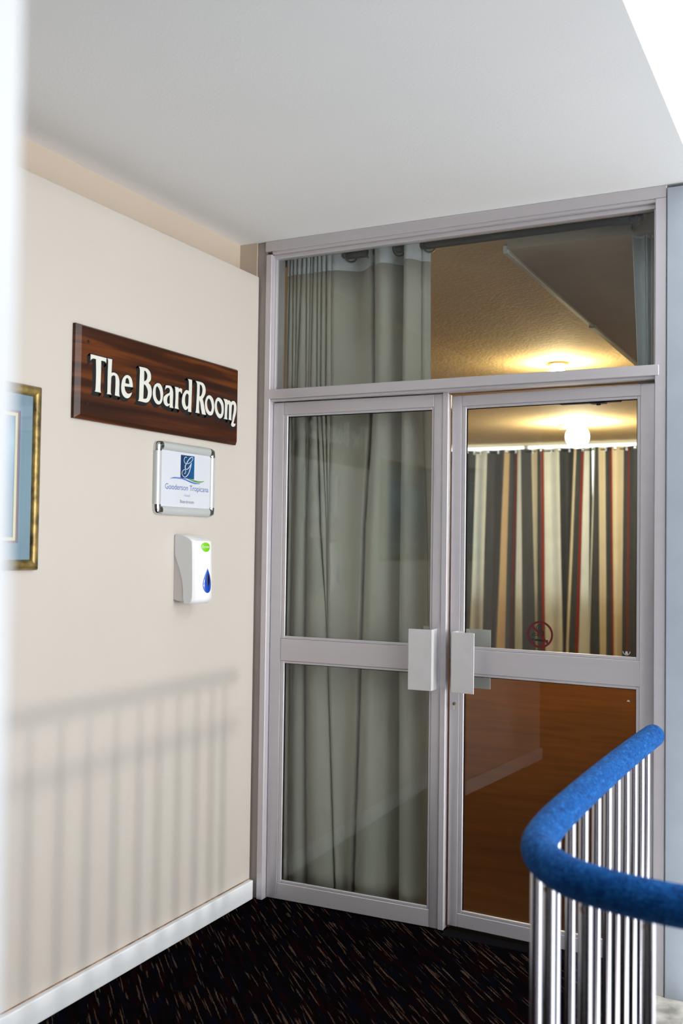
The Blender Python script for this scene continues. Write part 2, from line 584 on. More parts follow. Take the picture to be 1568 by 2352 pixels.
# left wall: a thickened lower wall with a set-back band under the ceiling
wb = bmesh.new()
bm_prism(wb, [(-0.034, 0), (-0.034, 2.60), (-0.25, 2.60), (-0.25, 0)], lambda u, v, d: (u, d, v), -3.08, 0.0, 0)
bm_prism(wb, [(-0.13, 2.60), (-0.13, HC), (-0.25, HC), (-0.25, 2.60)], lambda u, v, d: (u, d, v), -3.08, 0.0, 1)
struct('wall_left', wb, ['wall', 'band'], 'cream painted wall with a beige band set back under the ceiling')
sk = bmesh.new()
bm_box(sk, -0.034, -0.012, -3.08, -0.004, 0.0, 0.078, 0.004, 2)
bb_ = struct('baseboard_left', sk, 'white', 'white painted skirting board along the cream wall', 'baseboard')
box('caulk_line', -0.0338, -0.0305, -3.08, -0.004, 0.077, 0.0805, 'caulk', bb_)
wf = bmesh.new()
bm_box(wf, -3.3, -0.045, 0.0, 0.12, -0.3, HC + 0.3)
struct('wall_front', wf, 'band', 'beige wall return beside the glazed door frame')
ws = bmesh.new()
bm_box(ws, 1.632, 4.6, -0.006, 0.12, -3.0, HC - 0.012, 0.003)
bm_box(ws, 1.632, 1.734, 0.03, 0.12, HC - 0.012, HC, mi=1)
struct('wall_stair', ws, ['steel_panel', 'gap'], 'blue-grey painted panel wall right of the door frame')
wk = bmesh.new()
bm_box(wk, -3.0, 4.6, -5.75, -5.6, 0, HC)
struct('wall_back', wk, 'back', 'dark panelled wall at the back of the hall')
wc = bmesh.new()
bm_box(wc, -3.0, -0.25, -3.13, -3.03, 0, HC)
struct('wall_corridor', wc, 'back', 'dark wall of the side corridor behind the camera')
wr = bmesh.new()
bm_box(wr, 4.6, 4.75, -5.6, -3.0, -0.3, HC)  # out of view, added to narrow the open daylight side
struct('wall_right', wr, 'back', 'unseen dark wall added on the right to hold back daylight')
# kerb of the stair opening, carrying the balusters
struct('trim_1', prism_z([(1.57, 0.0), (1.57, -1.95), (2.9, -1.95), (2.9, -1.74), (1.86, -1.74), (1.78, -1.68), (1.72, -1.55), (1.715, 0.0)], -0.30, -0.055),
       'concrete', 'chipped pale concrete kerb at the edge of the stair opening', 'kerb')
spots = bpy.data.objects['trim_1']
for sx, sy, sr in ((1.640, -0.228, 0.012), (1.668, -0.222, 0.008)):
    b = bmesh.new()
    poly = [(sx + sr * math.cos(a * PI / 5) * (1 + 0.15 * math.sin(3 * a)), sy + sr * 0.8 * math.sin(a * PI / 5)) for a in range(10)]
    bm_prism(b, poly, lambda u, v, d: (u, v, d), -0.055, -0.053)
    link('rust_spot', b, 'rust', spots)
sl = bmesh.new()
bm_box(sl, 1.715, 4.6, -1.95, 0.0, -3.1, -3.0)  # out of view, added as a pale surface that bounces light upward
struct('floor', sl, 'concrete', 'unseen pale landing added below the stair opening to bounce daylight', 'floor')

# white painted jamb right beside the camera, out of focus at the left edge
struct('trim_2', bm_box(bmesh.new(), 1.66, 1.822, -3.36, -3.238, 0.0, HC, 0.004), 'white',
       'blurred white painted jamb at the left edge, close to the camera', 'jamb')

# ------------------------------------------------------------------ boardroom shell
struct('floor', bm_box(bmesh.new(), -3.3, 2.0, 0.10, 8.9, -0.3, -0.004), 'far_carpet', 'brown boardroom carpet behind the glass doors', 'floor')
struct('ceiling', bm_box(bmesh.new(), -3.3, 2.0, 0.12, 8.9, HC, HC + 0.3), 'far_ceil', 'warm lit textured boardroom ceiling', 'ceiling')
struct('wall_left', bm_box(bmesh.new(), -3.3, -3.15, 0.12, 8.9, 0, HC), 'far_wall', 'boardroom side wall left of the striped curtains')
struct('wall_right', bm_box(bmesh.new(), 1.75, 1.9, 0.12, 8.9, 0, HC), 'far_wall', 'boardroom side wall right of the doors')
fw = bmesh.new()
YW = 8.78
bm_box(fw, -3.15, 1.75, YW, YW + 0.12, 0, 0.85)
bm_box(fw, -3.15, 1.75, YW, YW + 0.12, 2.745, HC)
bm_box(fw, -3.15, -3.05, YW, YW + 0.12, 0.85, 2.745)
bm_box(fw, 1.65, 1.75, YW, YW + 0.12, 0.85, 2.745)
struct('wall_far', fw, 'far_wall', 'far boardroom wall with the curtained window')
co = bmesh.new()
bm_box(co, -3.15, 1.75, YW - 0.03, YW, 2.739, HC, 0.003)
struct('trim_3', co, 'far_wall', 'narrow cornice above the striped curtains', 'cornice')
w2 = empty('window_2', (-0.7, YW + 0.05, 0.85), 'bright window behind the striped curtains', 'window', kind='structure')
for x in (-3.05, -1.5, 0.05, 1.60):
    box('frame_bar', x, x + 0.05, YW + 0.03, YW + 0.08, 0.85, 2.745, 'alu', w2)
for x in (-3.0, -1.45, 0.10):
    box('pane', x, x + 1.5, YW + 0.05, YW + 0.056, 0.85, 2.745, 'glass', w2)
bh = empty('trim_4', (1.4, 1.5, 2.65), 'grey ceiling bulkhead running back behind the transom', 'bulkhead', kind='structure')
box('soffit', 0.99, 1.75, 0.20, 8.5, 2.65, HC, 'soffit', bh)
for ya, yb in ((0.20, 1.70), (1.72, 8.5)):
    box('edge_strip', 0.972, 0.995, ya, yb, 2.636, 2.668, 'silver', bh, 0.003)
box('strip_joint', 0.968, 0.999, 1.685, 1.735, 2.632, 2.672, 'silver', bh, 0.003)

# ------------------------------------------------------------------ aluminium door frame and transom light
fr = empty('trim_5', (0.8, 0.05, 0.0), 'grey aluminium door frame with transom bar', 'door frame', kind='structure')
def fbox(name, *a, m='alu', bevel=0.002, parent=fr):
    return box(name, *a, m, parent, bevel)
fbox('filler_strip', -0.045, 0.0, 0.010, 0.11, 0.0, HC, m='filler')
fbox('jamb', 0.0, 0.028, 0.0, 0.115, 0.0, 2.692)
fbox('jamb', 1.592, 1.630, 0.0, 0.115, -0.10, 2.705)
fbox('head', -0.004, 1.630, 0.0, 0.115, 2.705, HC, m='alu_h')
fbox('head_bead', 0.026, 1.594, 0.006, 0.06, 2.693, 2.7065, m='alu_h')
fbox('head_bead', 0.026, 1.594, 0.022, 0.06, 2.676, 2.694, m='alu_h')
fbox('transom_bar', 0.012, 1.606, -0.003, 0.115, 2.080, 2.118, m='alu_h')
fbox('transom_stop', 0.028, 1.592, 0.008, 0.10, 2.070, 2.081, m='alu_h')
fbox('threshold', 0.812, 1.592, 0.004, 0.115, -0.02, 0.003, m='rubber')
w1 = empty('window_1', (0.8, 0.045, 2.118), 'clear transom pane above the double doors', 'window', kind='structure')
box('pane', 0.027, 1.593, 0.043, 0.049, 2.115, 2.68, 'glass', w1)
box('side_bead', 0.027, 0.036, 0.030, 0.060, 2.118, 2.68, 'alu', w1, 0.001)
box('side_bead', 1.583, 1.593, 0.030, 0.060, 2.118, 2.68, 'alu', w1, 0.001)

# ------------------------------------------------------------------ the two door leaves
def leaf(name, x0, x1, yf, s0, s1, label, ztop, meeting_left, zb):
    """x0..x1 leaf width, yf front face, s0/s1 glass limits"""
    T = 0.042
    d = empty(name, (x0 if not meeting_left else x1, yf, 0.0), label, 'door', kind='structure')
    a0, a1 = s0 - 0.018, s1 + 0.010 if not meeting_left else s1 + 0.012
    st_l = box('stile', x0, a0, yf, yf + T, zb, ztop, 'alu', d, 0.003, 2)
    st_r = box('stile', a1, x1, yf, yf + T, zb, ztop, 'alu', d, 0.003, 2)
    box('top_rail', a0, a1, yf + 0.001, yf + T - 0.001, 2.016, ztop, 'alu_h', d, 0.002)
    box('mid_rail', a0, a1, yf + 0.001, yf + T - 0.001, 0.987, 1.078, 'alu_h', d, 0.002)
    box('bottom_rail', a0, a1, yf + 0.001, yf + T - 0.001, zb, 0.072, 'alu_h', d, 0.002)
    panes = []
    for z0, z1 in ((0.072, 0.987), (1.078, 2.016)):
        panes.append(box('pane', a0, a1, yf + 0.013, yf + 0.019, z0, z1, 'glass', d))
        # glazing beads, each a slim strip
        box('glazing_bead', a0, s0, yf + 0.003, yf + 0.013, z0, z1, 'alu', d, 0.002)
        box('glazing_bead', s1, a1, yf + 0.003, yf + 0.013, z0, z1, 'alu', d, 0.002)
        box('glazing_bead', s0, s1, yf + 0.003, yf + 0.013, z0, z0 + 0.012, 'alu_h', d, 0.002)
        box('glazing_bead', s0, s1, yf + 0.003, yf + 0.013, z1 - 0.010, z1, 'alu_h', d, 0.002)
        bg = bmesh.new()
        bm_box(bg, s0 - 0.001, s0 + 0.0025, yf + 0.009, yf + 0.0132, z0 + 0.012, z1 - 0.010)
        bm_box(bg, s1 - 0.0025, s1 + 0.001, yf + 0.009, yf + 0.0132, z0 + 0.012, z1 - 0.010)
        bm_box(bg, s0, s1, yf + 0.009, yf + 0.0132, z1 - 0.0125, z1 - 0.009)
        link('gasket', bg, 'rubber', d)
    return d, st_l, st_r, panes

d1, d1l, d1r, p1 = leaf('door_1', 0.030, 0.809, 0.030, 0.098, 0.739,
    'left glazed aluminium door leaf with the beige curtain behind it', 2.066, False, 0.005)
box('meeting_flange', 0.787, 0.8095, 0.0262, 0.031, 0.005, 2.070, 'alu', d1, 0.001)
def channel(name, x0, x1, side, yface, yback, z0, z1, parent):
    """pull handle: a flat plate standing off the door on one folded return"""
    t = 0.003
    b = bmesh.new()
    lo, hi = min(yface, yback), max(yface, yback)
    s = 1 if yface < yback else -1
    bm_box(b, x0, x1, min(yface, yface + s * t), max(yface, yface + s * t), z0, z1, 0.0008)
    xr = (x1 - t, x1) if side > 0 else (x0, x0 + t)
    bm_box(b, xr[0], xr[1], lo, hi, z0, z1, 0.0008)
    foot = (x1 - 0.028, x1) if side > 0 else (x0, x0 + 0.028)
    bm_box(b, foot[0], foot[1], min(yback, yback - s * t), max(yback, yback - s * t), z0, z1, 0.0008)
    return link(name, b, 'plate', parent)
# the leaves are built shut, then swung a little into the boardroom
channel('pull_handle', 0.679, 0.774, 1, -0.037, 0.030, 0.920, 1.153, d1)
channel('pull_handle', 0.679, 0.774, 1, 0.125, 0.072, 0.920, 1.153, d1)
d1.rotation_euler.z = math.radians(1.2)

d2, d2l, d2r, p2 = leaf('door_2', 0.816, 1.588, 0.030, 0.874, 1.526,
    'right glazed aluminium door leaf with the no smoking sticker', 2.058, True, 0.020)
channel('pull_handle', 0.849, 0.943, -1, -0.037, 0.030, 0.919, 1.147, d2)
channel('pull_handle', 0.851, 0.948, -1, 0.125, 0.072, 0.919, 1.149, d2)
d2.rotation_euler.z = -math.radians(2.7)
# euro profile lock cylinder
lk = bmesh.new()
prof = [(0.0085 * math.cos(a), 0.0085 * math.sin(a)) for a in [(-60 + 300 * k / 16) * PI / 180 for k in range(17)]]
prof += [(-0.005, -0.020), (-0.003, -0.0235), (0.003, -0.0235), (0.005, -0.020)]
bm_prism(lk, prof, lambda u, v, dd: (0.838 + u, dd + 0.010, 0.866 + v), 0.014, 0.0195, 0)
bm_prism(lk, [(x * 0.8, 0.001 + z * 0.8) for x, z in prof[:17]], lambda u, v, dd: (0.838 + u, dd + 0.010, 0.866 + v), 0.012, 0.0165, 1)
bm_box(lk, 0.8370, 0.8390, 0.0205, 0.0222, 0.8615, 0.8725, mi=2)
link('lock_cylinder', lk, ['chrome', 'brass', 'gap'], d2l)
# door closer on the room side
dc = bmesh.new()
bm_box(dc, 1.225, 1.455, 0.073, 0.112, 2.008, 2.050, 0.006, 2)
bm_tube(dc, [(1.372, 0.092, 2.010), (1.372, 0.092, 1.999)], 0.008, 12)
bm_box(dc, 1.345, 1.40, 0.073, 0.108, 2.004, 2.011, 0.002)
link('door_closer', dc, 'black_metal', d2)

# stickers on the panes
def ring_poly(cx, cz, r0, r1, n=48):
    out = [(cx + r1 * math.cos(2 * PI * k / n), cz + r1 * math.sin(2 * PI * k / n)) for k in range(n)]
    inn = [(cx + r0 * math.cos(2 * PI * k / n), cz + r0 * math.sin(2 * PI * k / n)) for k in range(n)][::-1]
    return [out, inn]
def thick_line(pts, w):
    L, R_ = [], []
    for i, p in enumerate(pts):
        a = Vector(pts[max(i - 1, 0)]); b = Vector(pts[min(i + 1, len(pts) - 1)])
        t = (b - a).normalized(); nn = Vector((-t.y, t.x))
        ww = w[i] if isinstance(w, list) else w
        L.append(tuple(Vector(p) + nn * ww / 2)); R_.append(tuple(Vector(p) - nn * ww / 2))
    return L + R_[::-1]
def strip_shape(pts, w):
    poly = thick_line(pts, w); n = len(pts)
    vs = [(p[0], p[1], 0) for p in poly]
    fs = [(i, i + 1, 2 * n - 2 - i, 2 * n - 1 - i) for i in range(n - 1)]
    return vs, fs
sx, sz, sr = 1.172, 1.150, 0.050
sb = bmesh.new()
yS = 0.0427
on_glass = lambda dy: (lambda u, v, w: (u, yS - dy, v))
bm_add(sb, fill_contours(ring_poly(sx, sz, sr * 0.84, sr), 0), on_glass(0.0002), 0)
g_ = lambda x, y: (sx + (x - 236) / 172 * sr, sz - (y - 275) / 180 * sr)
bm_add(sb, strip_shape([g_(125, 160), g_(345, 395)], 0.0075), on_glass(0.0004), 0)
bm_add(sb, strip_shape([g_(168, 350), g_(343, 356)], 0.0068), on_glass(0.0001), 1)
bm_add(sb, strip_shape([g_(130, 347), g_(152, 348)], 0.0068), on_glass(0.0001), 1)
for pts in ([(262, 140), (220, 145), (190, 175), (190, 210), (215, 235), (240, 255), (235, 280), (200, 280)],
            [(260, 163), (230, 168), (213, 190), (222, 215), (255, 235), (275, 245), (270, 275), (245, 290)],
            [(130, 305), (140, 275), (170, 262), (205, 268), (240, 290)],
            [(158, 305), (165, 290), (190, 285), (225, 305)],
            [(258, 185), (240, 190), (240, 205), (270, 225), (283, 250), (278, 275), (262, 300)]):
    sm = spline([g_(*p) for p in pts], closed=False, sub=4)
    bm_add(sb, strip_shape(sm, 0.0026), on_glass(0.0001), 1)
st = link('no_smoking_sticker', sb, ['sign_red', 'black_ink'], p2[1])
st['label'] = 'round red no smoking sticker on the glass'
em = bmesh.new()
arc = [(1.490 + 0.0125 * math.cos(a), 1.108 + 0.0125 * math.sin(a)) for a in [PI + PI * k / 14 for k in range(15)]]
bm_add(em, strip_shape(arc, 0.0024), on_glass(0.0001))
bm_add(em, strip_shape([(1.490, 1.098), (1.490, 1.108)], [0.011, 0.006]), on_glass(0.0001))
link('etched_mark', em, 'etched', p2[1])
em = bmesh.new()
bm_add(em, ([(1.4975, 0.938, 0), (1.491, 0.931, 0), (1.504, 0.931, 0)], [(0, 1, 2)]), on_glass(0.0001))
link('etched_mark', em, 'etched', p2[0])

# ------------------------------------------------------------------ stair balustrade
rail_pts = [(1.640, -0.292), (1.633, -0.512), (1.626, -0.80), (1.623, -1.10), (1.6235, -1.30), (1.626, -1.45), (1.639, -1.592),
            (1.664, -1.676), (1.700, -1.737), (1.755, -1.790), (1.827, -1.823), (1.904, -1.840), (2.05, -1.845), (2.85, -1.845)]
path = [Vector((x, y, 0.88)) for x, y in spline([(p[0], p[1]) for p in rail_pts], closed=False, sub=8)]
RR = 0.0355
# rounded end
head_ = []
d0 = (path[0] - path[1]).normalized()
radii = []
for k in range(6, 0, -1):
    a = k / 6 * PI / 2
    head_.append(path[0] + d0 * RR * math.sin(a))
    radii.append(max(0.001, RR * math.cos(a)))
radii += [RR] * len(path)
bal = empty('stair_balustrade', (1.63, -1.0, -0.055), 'blue felt covered handrail on a row of polished metal balusters', 'balustrade')
rb = bm_tube(bmesh.new(), head_ + path, RR, 28, True, 0, radii)
rl = link('handrail', rb, 'felt', bal, smooth=True)
rl['label'] = 'bright blue fuzzy felt handrail sleeve'
bpos = [(1.633, -0.36), (1.631, -0.445), (1.630, -0.55), (1.629, -0.665), (1.628, -0.785), (1.627, -0.895), (1.627, -1.025), (1.627, -1.165),
        (1.628, -1.295), (1.629, -1.432), (1.632, -1.552), (1.650, -1.655), (1.697, -1.735), (1.782, -1.806), (1.896, -1.838), (2.03, -1.845), (2.17, -1.845),
        (2.32, -1.845), (2.47, -1.845), (2.62, -1.845), (2.77, -1.845)]
first = None
for i, (x, y) in enumerate(bpos):
    if first is None:
        b = bm_tube(bmesh.new(), [(0, 0, -0.055), (0, 0, 0.86)], 0.0122, 20, True)
        first = link('baluster', b, 'tube', None, auto=40)
        o = first
    else:
        o = first.copy(); COL.objects.link(o)
    o.parent = bal
    o.location = Vector((x, y, 0)) - bal.location
    if (round(x, 3), round(y, 3)) in ((1.697, -1.735), (1.782, -1.806), (1.896, -1.838)):
        rsb = bmesh.new()
        n = 9
        vs = []
        for k in range(n):
            a = 2 * PI * k / n
            rr = 0.006 * (0.6 + 0.6 * random.random())
            ang = -PI / 2 - 0.35 + rr * math.cos(a) / 0.0122 * 0.9
            vs.append(rsb.verts.new((x + 0.01235 * math.cos(ang), y + 0.01235 * math.sin(ang), 0.836 + rr * 1.1 * math.sin(a))))
        rsb.faces.new(vs)
        rs = link('rust_patch', rsb, 'rust', None)
        rs.parent = o
        rs.location = -Vector((x, y, 0))

# ------------------------------------------------------------------ the wooden sign
WX = -0.034                                   # face of the left wall
SY0, SY1, SZ0, SZ1 = -1.133, -0.178, 1.870, 2.177
sg = empty('wooden_sign', (WX, (SY0 + SY1) / 2, SZ0), 'dark varnished wooden sign reading The Board Room in cream letters', 'sign')
b = bmesh.new()
bv = 0.020
back = [(SY0, SZ0), (SY1, SZ0), (SY1, SZ1), (SY0, SZ1)]
front = [(SY0 + bv, SZ0 + bv * .7), (SY1 - 0.006, SZ0 + bv * .7), (SY1 - 0.006, SZ1 - 0.006), (SY0 + bv, SZ1 - 0.006)]
rows = [[b.verts.new((x, y, z)) for y, z in ring] for x, ring in ((WX, back), (WX + 0.012, back), (WX + 0.021, front))]
for r0_, r1_ in zip(rows, rows[1:]):
    for k in range(4):
        b.faces.new((r0_[k], r0_[(k + 1) % 4], r1_[(k + 1) % 4], r1_[k]))
b.faces.new(rows[0]); b.faces.new(rows[-1])
link('board', b, 'wood', sg)
FX = WX + 0.021
LETTERS = {
 'T':[[(63,215,1),(141,215,1),(140,198,1),(134,202),(123,203),(115,202,1),(115,152),(114,108),(117,96,1),(86,96,1),(90,105),(91,156),(89,203,1),(77,203),(67,199),(63,194,1)]],
 'h':[[(145,215,1),(170,216,1),(168,170,1),(180,173),(196,170),(205,161),(210,146),(210,108),(213,96,1),(188,97,1),(190,128),(189,157),(185,163),(178,163),(170,159),(167,153,1),(166,125),(166,104),(170,97,1),(146,96,1),(149,105),(149,158),(150,206)]],
 'e':[[(248,175),(234,167),(224,153),(220,133),(222,115),(231,102),(245,96),(258,97),(268,103),(274,111),(278,120,1),(269,115),(257,112),(246,116),(240,124),(237,135,1),(282,138,1),(280,152),(274,166),(263,174)],[(241,146,1),(263,146,1),(260,159),(254,165),(249,165),(243,160)]],
 'B':[[(314,215,1),(349,216),(367,212),(379,201),(382,188),(380,177),(368,166,1),(382,156),(388,138),(385,119),(373,102),(360,95),(349,94,1),(311,95,1),(317,106),(318,165),(319,203)],[(343,206,1),(352,204),(360,194),(360,183),(354,173),(343,168,1)],[(342,158,1),(353,154),(363,142),(366,130),(362,114),(355,108),(340,106,1)]],
 'o':[[(421,173),(404,164),(396,149),(394,130),(400,112),(413,100),(428,97),(442,103),(451,118),(454,140),(448,160),(437,171)],[(417,161),(411,153),(410,139),(413,123),(421,113),(431,109),(437,115),(439,126),(435,145),(426,157)]],
 'a':[[(469,172,1),(487,174),(503,171),(512,159),(514,142),(513,107),(517,95,1),(494,95,1),(495,105,1),(486,99),(477,97),(464,102),(457,113),(457,126),(466,135),(478,142),(491,148),(494,157),(490,164),(481,165),(471,161),(464,154,1)],[(494,141,1),(482,132),(478,120),(481,109),(489,107),(495,110,1)]],
 'r':[[(522,175,1),(547,175,1),(547,170,1),(557,174),(569,173,1),(568,154,1),(560,160),(554,162),(547,157,1),(546,119),(547,103),(551,95,1),(524,96,1),(527,103),(529,136),(527,167)]],
 'd':[[(605,216,1),(631,216,1),(631,170),(629,110),(630,94,1),(609,94,1),(609,107,1),(600,100),(590,98),(579,104),(570,118),(569,134),(574,152),(587,168),(598,173),(612,172,1),(611,201),(609,210)],[(611,154,1),(607,159),(599,160),(591,151),(588,136),(590,123),(595,114),(602,111),(608,117),(610,123,1)]],
 'R':[[(655,216,1),(696,216),(713,208),(721,193),(720,178),(712,165),(702,154,1),(709,140),(719,113),(726,95,1),(700,95,1),(694,112),(687,137),(680,149,1),(679,116),(683,96,1),(656,96,1),(660,106),(663,154),(664,203)],[(682,207,1),(693,204),(700,192),(698,175),(691,164),(681,160,1)]],
 'o2':[[(746,174),(730,166),(720,148),(719,129),(726,110),(741,99),(757,97),(771,103),(780,121),(781,139),(775,159),(762,171)],[(743,161),(734,152),(732,137),(737,123),(746,114),(757,111),(763,119),(765,133),(759,149),(752,158)]],
 'o3':[[(809,174),(795,166),(786,150),(785,132),(791,114),(805,99),(823,93),(838,100),(847,116),(849,138),(844,156),(830,170)],[(808,161),(801,152),(800,140),(804,126),(813,114),(825,110),(832,117),(833,131),(829,146),(819,156)]],
 'm':[[(845,174,1),(874,174,1),(876,169,1),(885,173),(901,167,1),(910,173),(924,174),(936,166),(941,149),(937,127),(928,105),(922,89),(920,86),(928,84),(937,85,1),(932,76),(921,71),(909,72),(904,79),(912,95,1),(914,112),(921,136),(922,153),(918,160),(910,158),(906,151,1),(904,106),(907,95,1),(883,96,1),(886,104),(886,149),(882,157),(876,153,1),(873,107),(877,95,1),(849,95,1),(855,103),(857,147),(854,163)]],
}

mm = 0.001
for k, key in enumerate(['T', 'h', 'e', 'B', 'o', 'a', 'r', 'd', 'R', 'o2', 'o3', 'm']):
    cts = []
    for ci, ct in enumerate(LETTERS[key]):
        c = spline([(p[0] * mm,) + (p[1] * mm,) + p[2:] for p in ct])
        want = 1 if ci == 0 else -1
        if area2(c) * want < 0: c = c[::-1]
        cts.append(c)
    to = lambda dx: (lambda u, v, w: (FX + dx + w, SY0 + u, SZ0 + v))
    lb = bmesh.new()
    bm_add(lb, fill_contours(cts, 0.0002), to(0.0012))
    lt = link('letter', lb, 'white_ink', sg)
    # black outline and block shade painted behind it
    ob = bmesh.new()
    oc = [offset_contour(c, 0.0036) for c in cts]
    sh = Vector((-0.0125, -0.0105))
    outl = fill_contours(oc, 0)
    bm_add(ob, outl, to(0.0004))
    bm_add(ob, outl, lambda u, v, w: (FX + 0.0003, SY0 + u + sh.x, SZ0 + v + sh.y))
    for c in oc:
        n = len(c)
        for i in range(n):
            p, q = c[i], c[(i + 1) % n]
            try:
                ob.faces.new([ob.verts.new((FX + 0.00035, SY0 + y, SZ0 + z)) for y, z in
                              (p, q, (q[0] + sh.x, q[1] + sh.y), (p[0] + sh.x, p[1] + sh.y))])
            except ValueError:
                pass
    link('letter_shade', ob, 'black_ink', lt)
for y, z in ((SY0 + 0.052, SZ1 - 0.052), (SY0 + 0.052, SZ0 + 0.052), (SY1 - 0.045, SZ1 - 0.05), (SY1 - 0.04, SZ0 + 0.045)):
    b = bmesh.new()
    bm_tube(b, [(FX - 0.002, y, z), (FX + 0.0008, y, z)], 0.0055, 14)
    link('screw', b, 'black_metal', sg)

# ------------------------------------------------------------------ snap frame notice
PY0, PY1, PZ0, PZ1 = -0.702, -0.326, 1.573, 1.841
nf = empty('notice_frame', (WX, (PY0 + PY1) / 2, PZ0), 'silver snap frame with chrome corners and hotel notice', 'notice frame')
box('backing', WX, WX + 0.010, PY0 + 0.012, PY1 - 0.012, PZ0 + 0.012, PZ1 - 0.012, 'gap', nf)
fwid = 0.034
def half_round(y0, y1, z0, z1, along):
    bb = bmesh.new()
    n = 8
    prof_ = []
    w = fwid
    for k in range(n + 1):
        t = k / n
        prof_.append((t * w, 0.010 + 0.011 * math.sin(PI * t) ** 0.6))
    prof_ = [(0, 0)] + prof_ + [(w, 0)]
    if along == 'y':
        bm_prism(bb, prof_, lambda u, v, d: (WX + v, d, z0 + u), y0, y1)
    else:
        bm_prism(bb, prof_, lambda u, v, d: (WX + v, y0 + u, d), z0, z1)
    return bb
cs = 0.037
for z in (PZ0, PZ1 - fwid):
    link('frame_bar', half_round(PY0 + cs, PY1 - cs, z, z + fwid, 'y'), 'silver', nf, auto=50)
for y in (PY0, PY1 - fwid):
    link('frame_bar', half_round(y, y + fwid, PZ0 + cs, PZ1 - cs, 'z'), 'silver', nf, auto=50)
for sy_, sz_ in ((0, 0), (1, 0), (0, 1), (1, 1)):
    bb = bmesh.new()
    # quarter turn moulding of the same section
    cy = PY0 + cs if sy_ == 0 else PY1 - cs
    cz = PZ0 + cs if sz_ == 0 else PZ1 - cs
    na, n = 8, 8
    rings = []
    for a in range(na + 1):
        ang = a / na * PI / 2
        dy = -math.cos(ang) if sy_ == 0 else math.cos(ang)
        dz = -math.sin(ang) if sz_ == 0 else math.sin(ang)
        # superellipse-like outer path so the corner stays nearly square
        m = max(abs(dy), abs(dz)); sq = 1 / m * 0.55 + 0.45
        ring = []
        for k in range(n + 1):
            t = k / n
            rad = (cs - t * (cs - 0.003)) * (sq if t < 0.99 else 1)
            rad = min(rad, cs * 1.16)
            ring.append(bb.verts.new((WX + 0.011 + 0.011 * math.sin(PI * t) ** 0.6, cy + dy * rad, cz + dz * rad)))
        ring.insert(0, bb.verts.new((WX, ring[0].co.y, ring[0].co.z)))
        ring.append(bb.verts.new((WX, ring[-1].co.y, ring[-1].co.z)))
        rings.append(ring)
    for A, B in zip(rings, rings[1:]):
        for k in range(len(A) - 1):
            bb.faces.new((A[k], A[k + 1], B[k + 1], B[k]))
    bb.faces.new(rings[0]); bb.faces.new(rings[-1])
    link('corner', bb, 'chrome', nf, auto=50)
PX = WX + 0.013
pp = box('paper', WX + 0.010, PX, PY0 + 0.030, PY1 - 0.030, PZ0 + 0.030, PZ1 - 0.030, 'paper', nf)
LOGO_RECT= [(1487,2268),(2362,2270),(2353,1395),(1482,1406)]
G_STROKE= [(1863,2191),(1773,2202),(1696,2121),(1699,2028),(1781,1968),(1972,1974),(2163,2064),(2241,2165),(2223,2221),(2126,2213),(1968,2105),(1845,1964),(1768,1864),(1787,1772),(1883,1751),(2009,1826),(2118,1947),(2165,2008),(2106,1833),(2015,1638),(1891,1507),(1733,1450),(1605,1516),(1570,1607),(1631,1686),(1740,1731),(1806,1680),(1776,1603),(1714,1570)]
WAVE_BLUE= [(805,1340),(1078,1411),(1450,1417),(1735,1394),(1992,1344),(2252,1294),(2482,1270),(2796,1269),(2714,1245),(2417,1224),(2123,1258),(1832,1325),(1546,1367),(1172,1367)]
WAVE_GREEN= [(1926,1397),(2152,1392),(2380,1368),(2644,1346),(2844,1353),(3044,1375),(2945,1332),(2712,1293),(2514,1287),(2317,1307),(2121,1352)]

t4 = 1e-4
ink = lambda dx: (lambda u, v, w: (PX + dx, -0.700 + u, 1.573 + v))
b = bmesh.new()
bm_add(b, fill_contours([[(y * t4, z * t4) for y, z in LOGO_RECT]], 0), ink(0.0003))
lr = link('logo_panel', b, 'navy', pp, loc=(PX, -0.700, 1.573))
g = spline([(y * t4, z * t4) for y, z in G_STROKE], closed=False, sub=5)
ng = len(g)
gw = []
for i, p in enumerate(g):
    f = i / ng
    dirz = abs(g[min(i + 1, ng - 1)][1] - g[max(i - 1, 0)][1])
    diry = abs(g[min(i + 1, ng - 1)][0] - g[max(i - 1, 0)][0])
    down = dirz / (dirz + diry + 1e-9)
    gw.append(0.0020 + 0.0034 * down * (1 if 0.32 < f < 0.75 else 0.25))
b = bm_add(bmesh.new(), strip_shape(g, gw), ink(0.0005))
link('logo_letter', b, 'paper', pp)
for nm, pts, m in (('blue_wave', WAVE_BLUE, 'wave_blue'), ('green_wave', WAVE_GREEN, 'wave_green')):
    b = bm_add(bmesh.new(), fill_contours([[(y * t4, z * t4) for y, z in pts]], 0), ink(0.0004 if m == 'wave_blue' else 0.0005))
    link(nm, b, m, pp)
def put_text(body, y0, y1, zb, cap, mat, name='printed_line', bold=0.0):
    sh_ = text_shape(body)
    xs = [v[0] for v in sh_[0]]
    capz = max(v[1] for v in text_shape('B')[0])
    kx = (y1 - y0) / (max(xs) - min(xs)); kz = cap / capz; mn = min(xs)
    bb = bm_add(bmesh.new(), sh_, lambda u, v, w: (PX + 0.0004, y0 + (u - mn) * kx, zb + v * kz))
    link(name, bb, mat, pp)
put_text('Gooderson Tropicana', -0.700 + 0.0552, -0.700 + 0.3312, 1.573 + 0.0955, 0.0200, 'text_blue')
put_text('Hotel', -0.700 + 0.174, -0.700 + 0.210, 1.573 + 0.0720, 0.0098, 'text_pale')
put_text('Boardroom', -0.700 + 0.1486, -0.700 + 0.2359, 1.573 + 0.0472, 0.0120, 'text_grey')
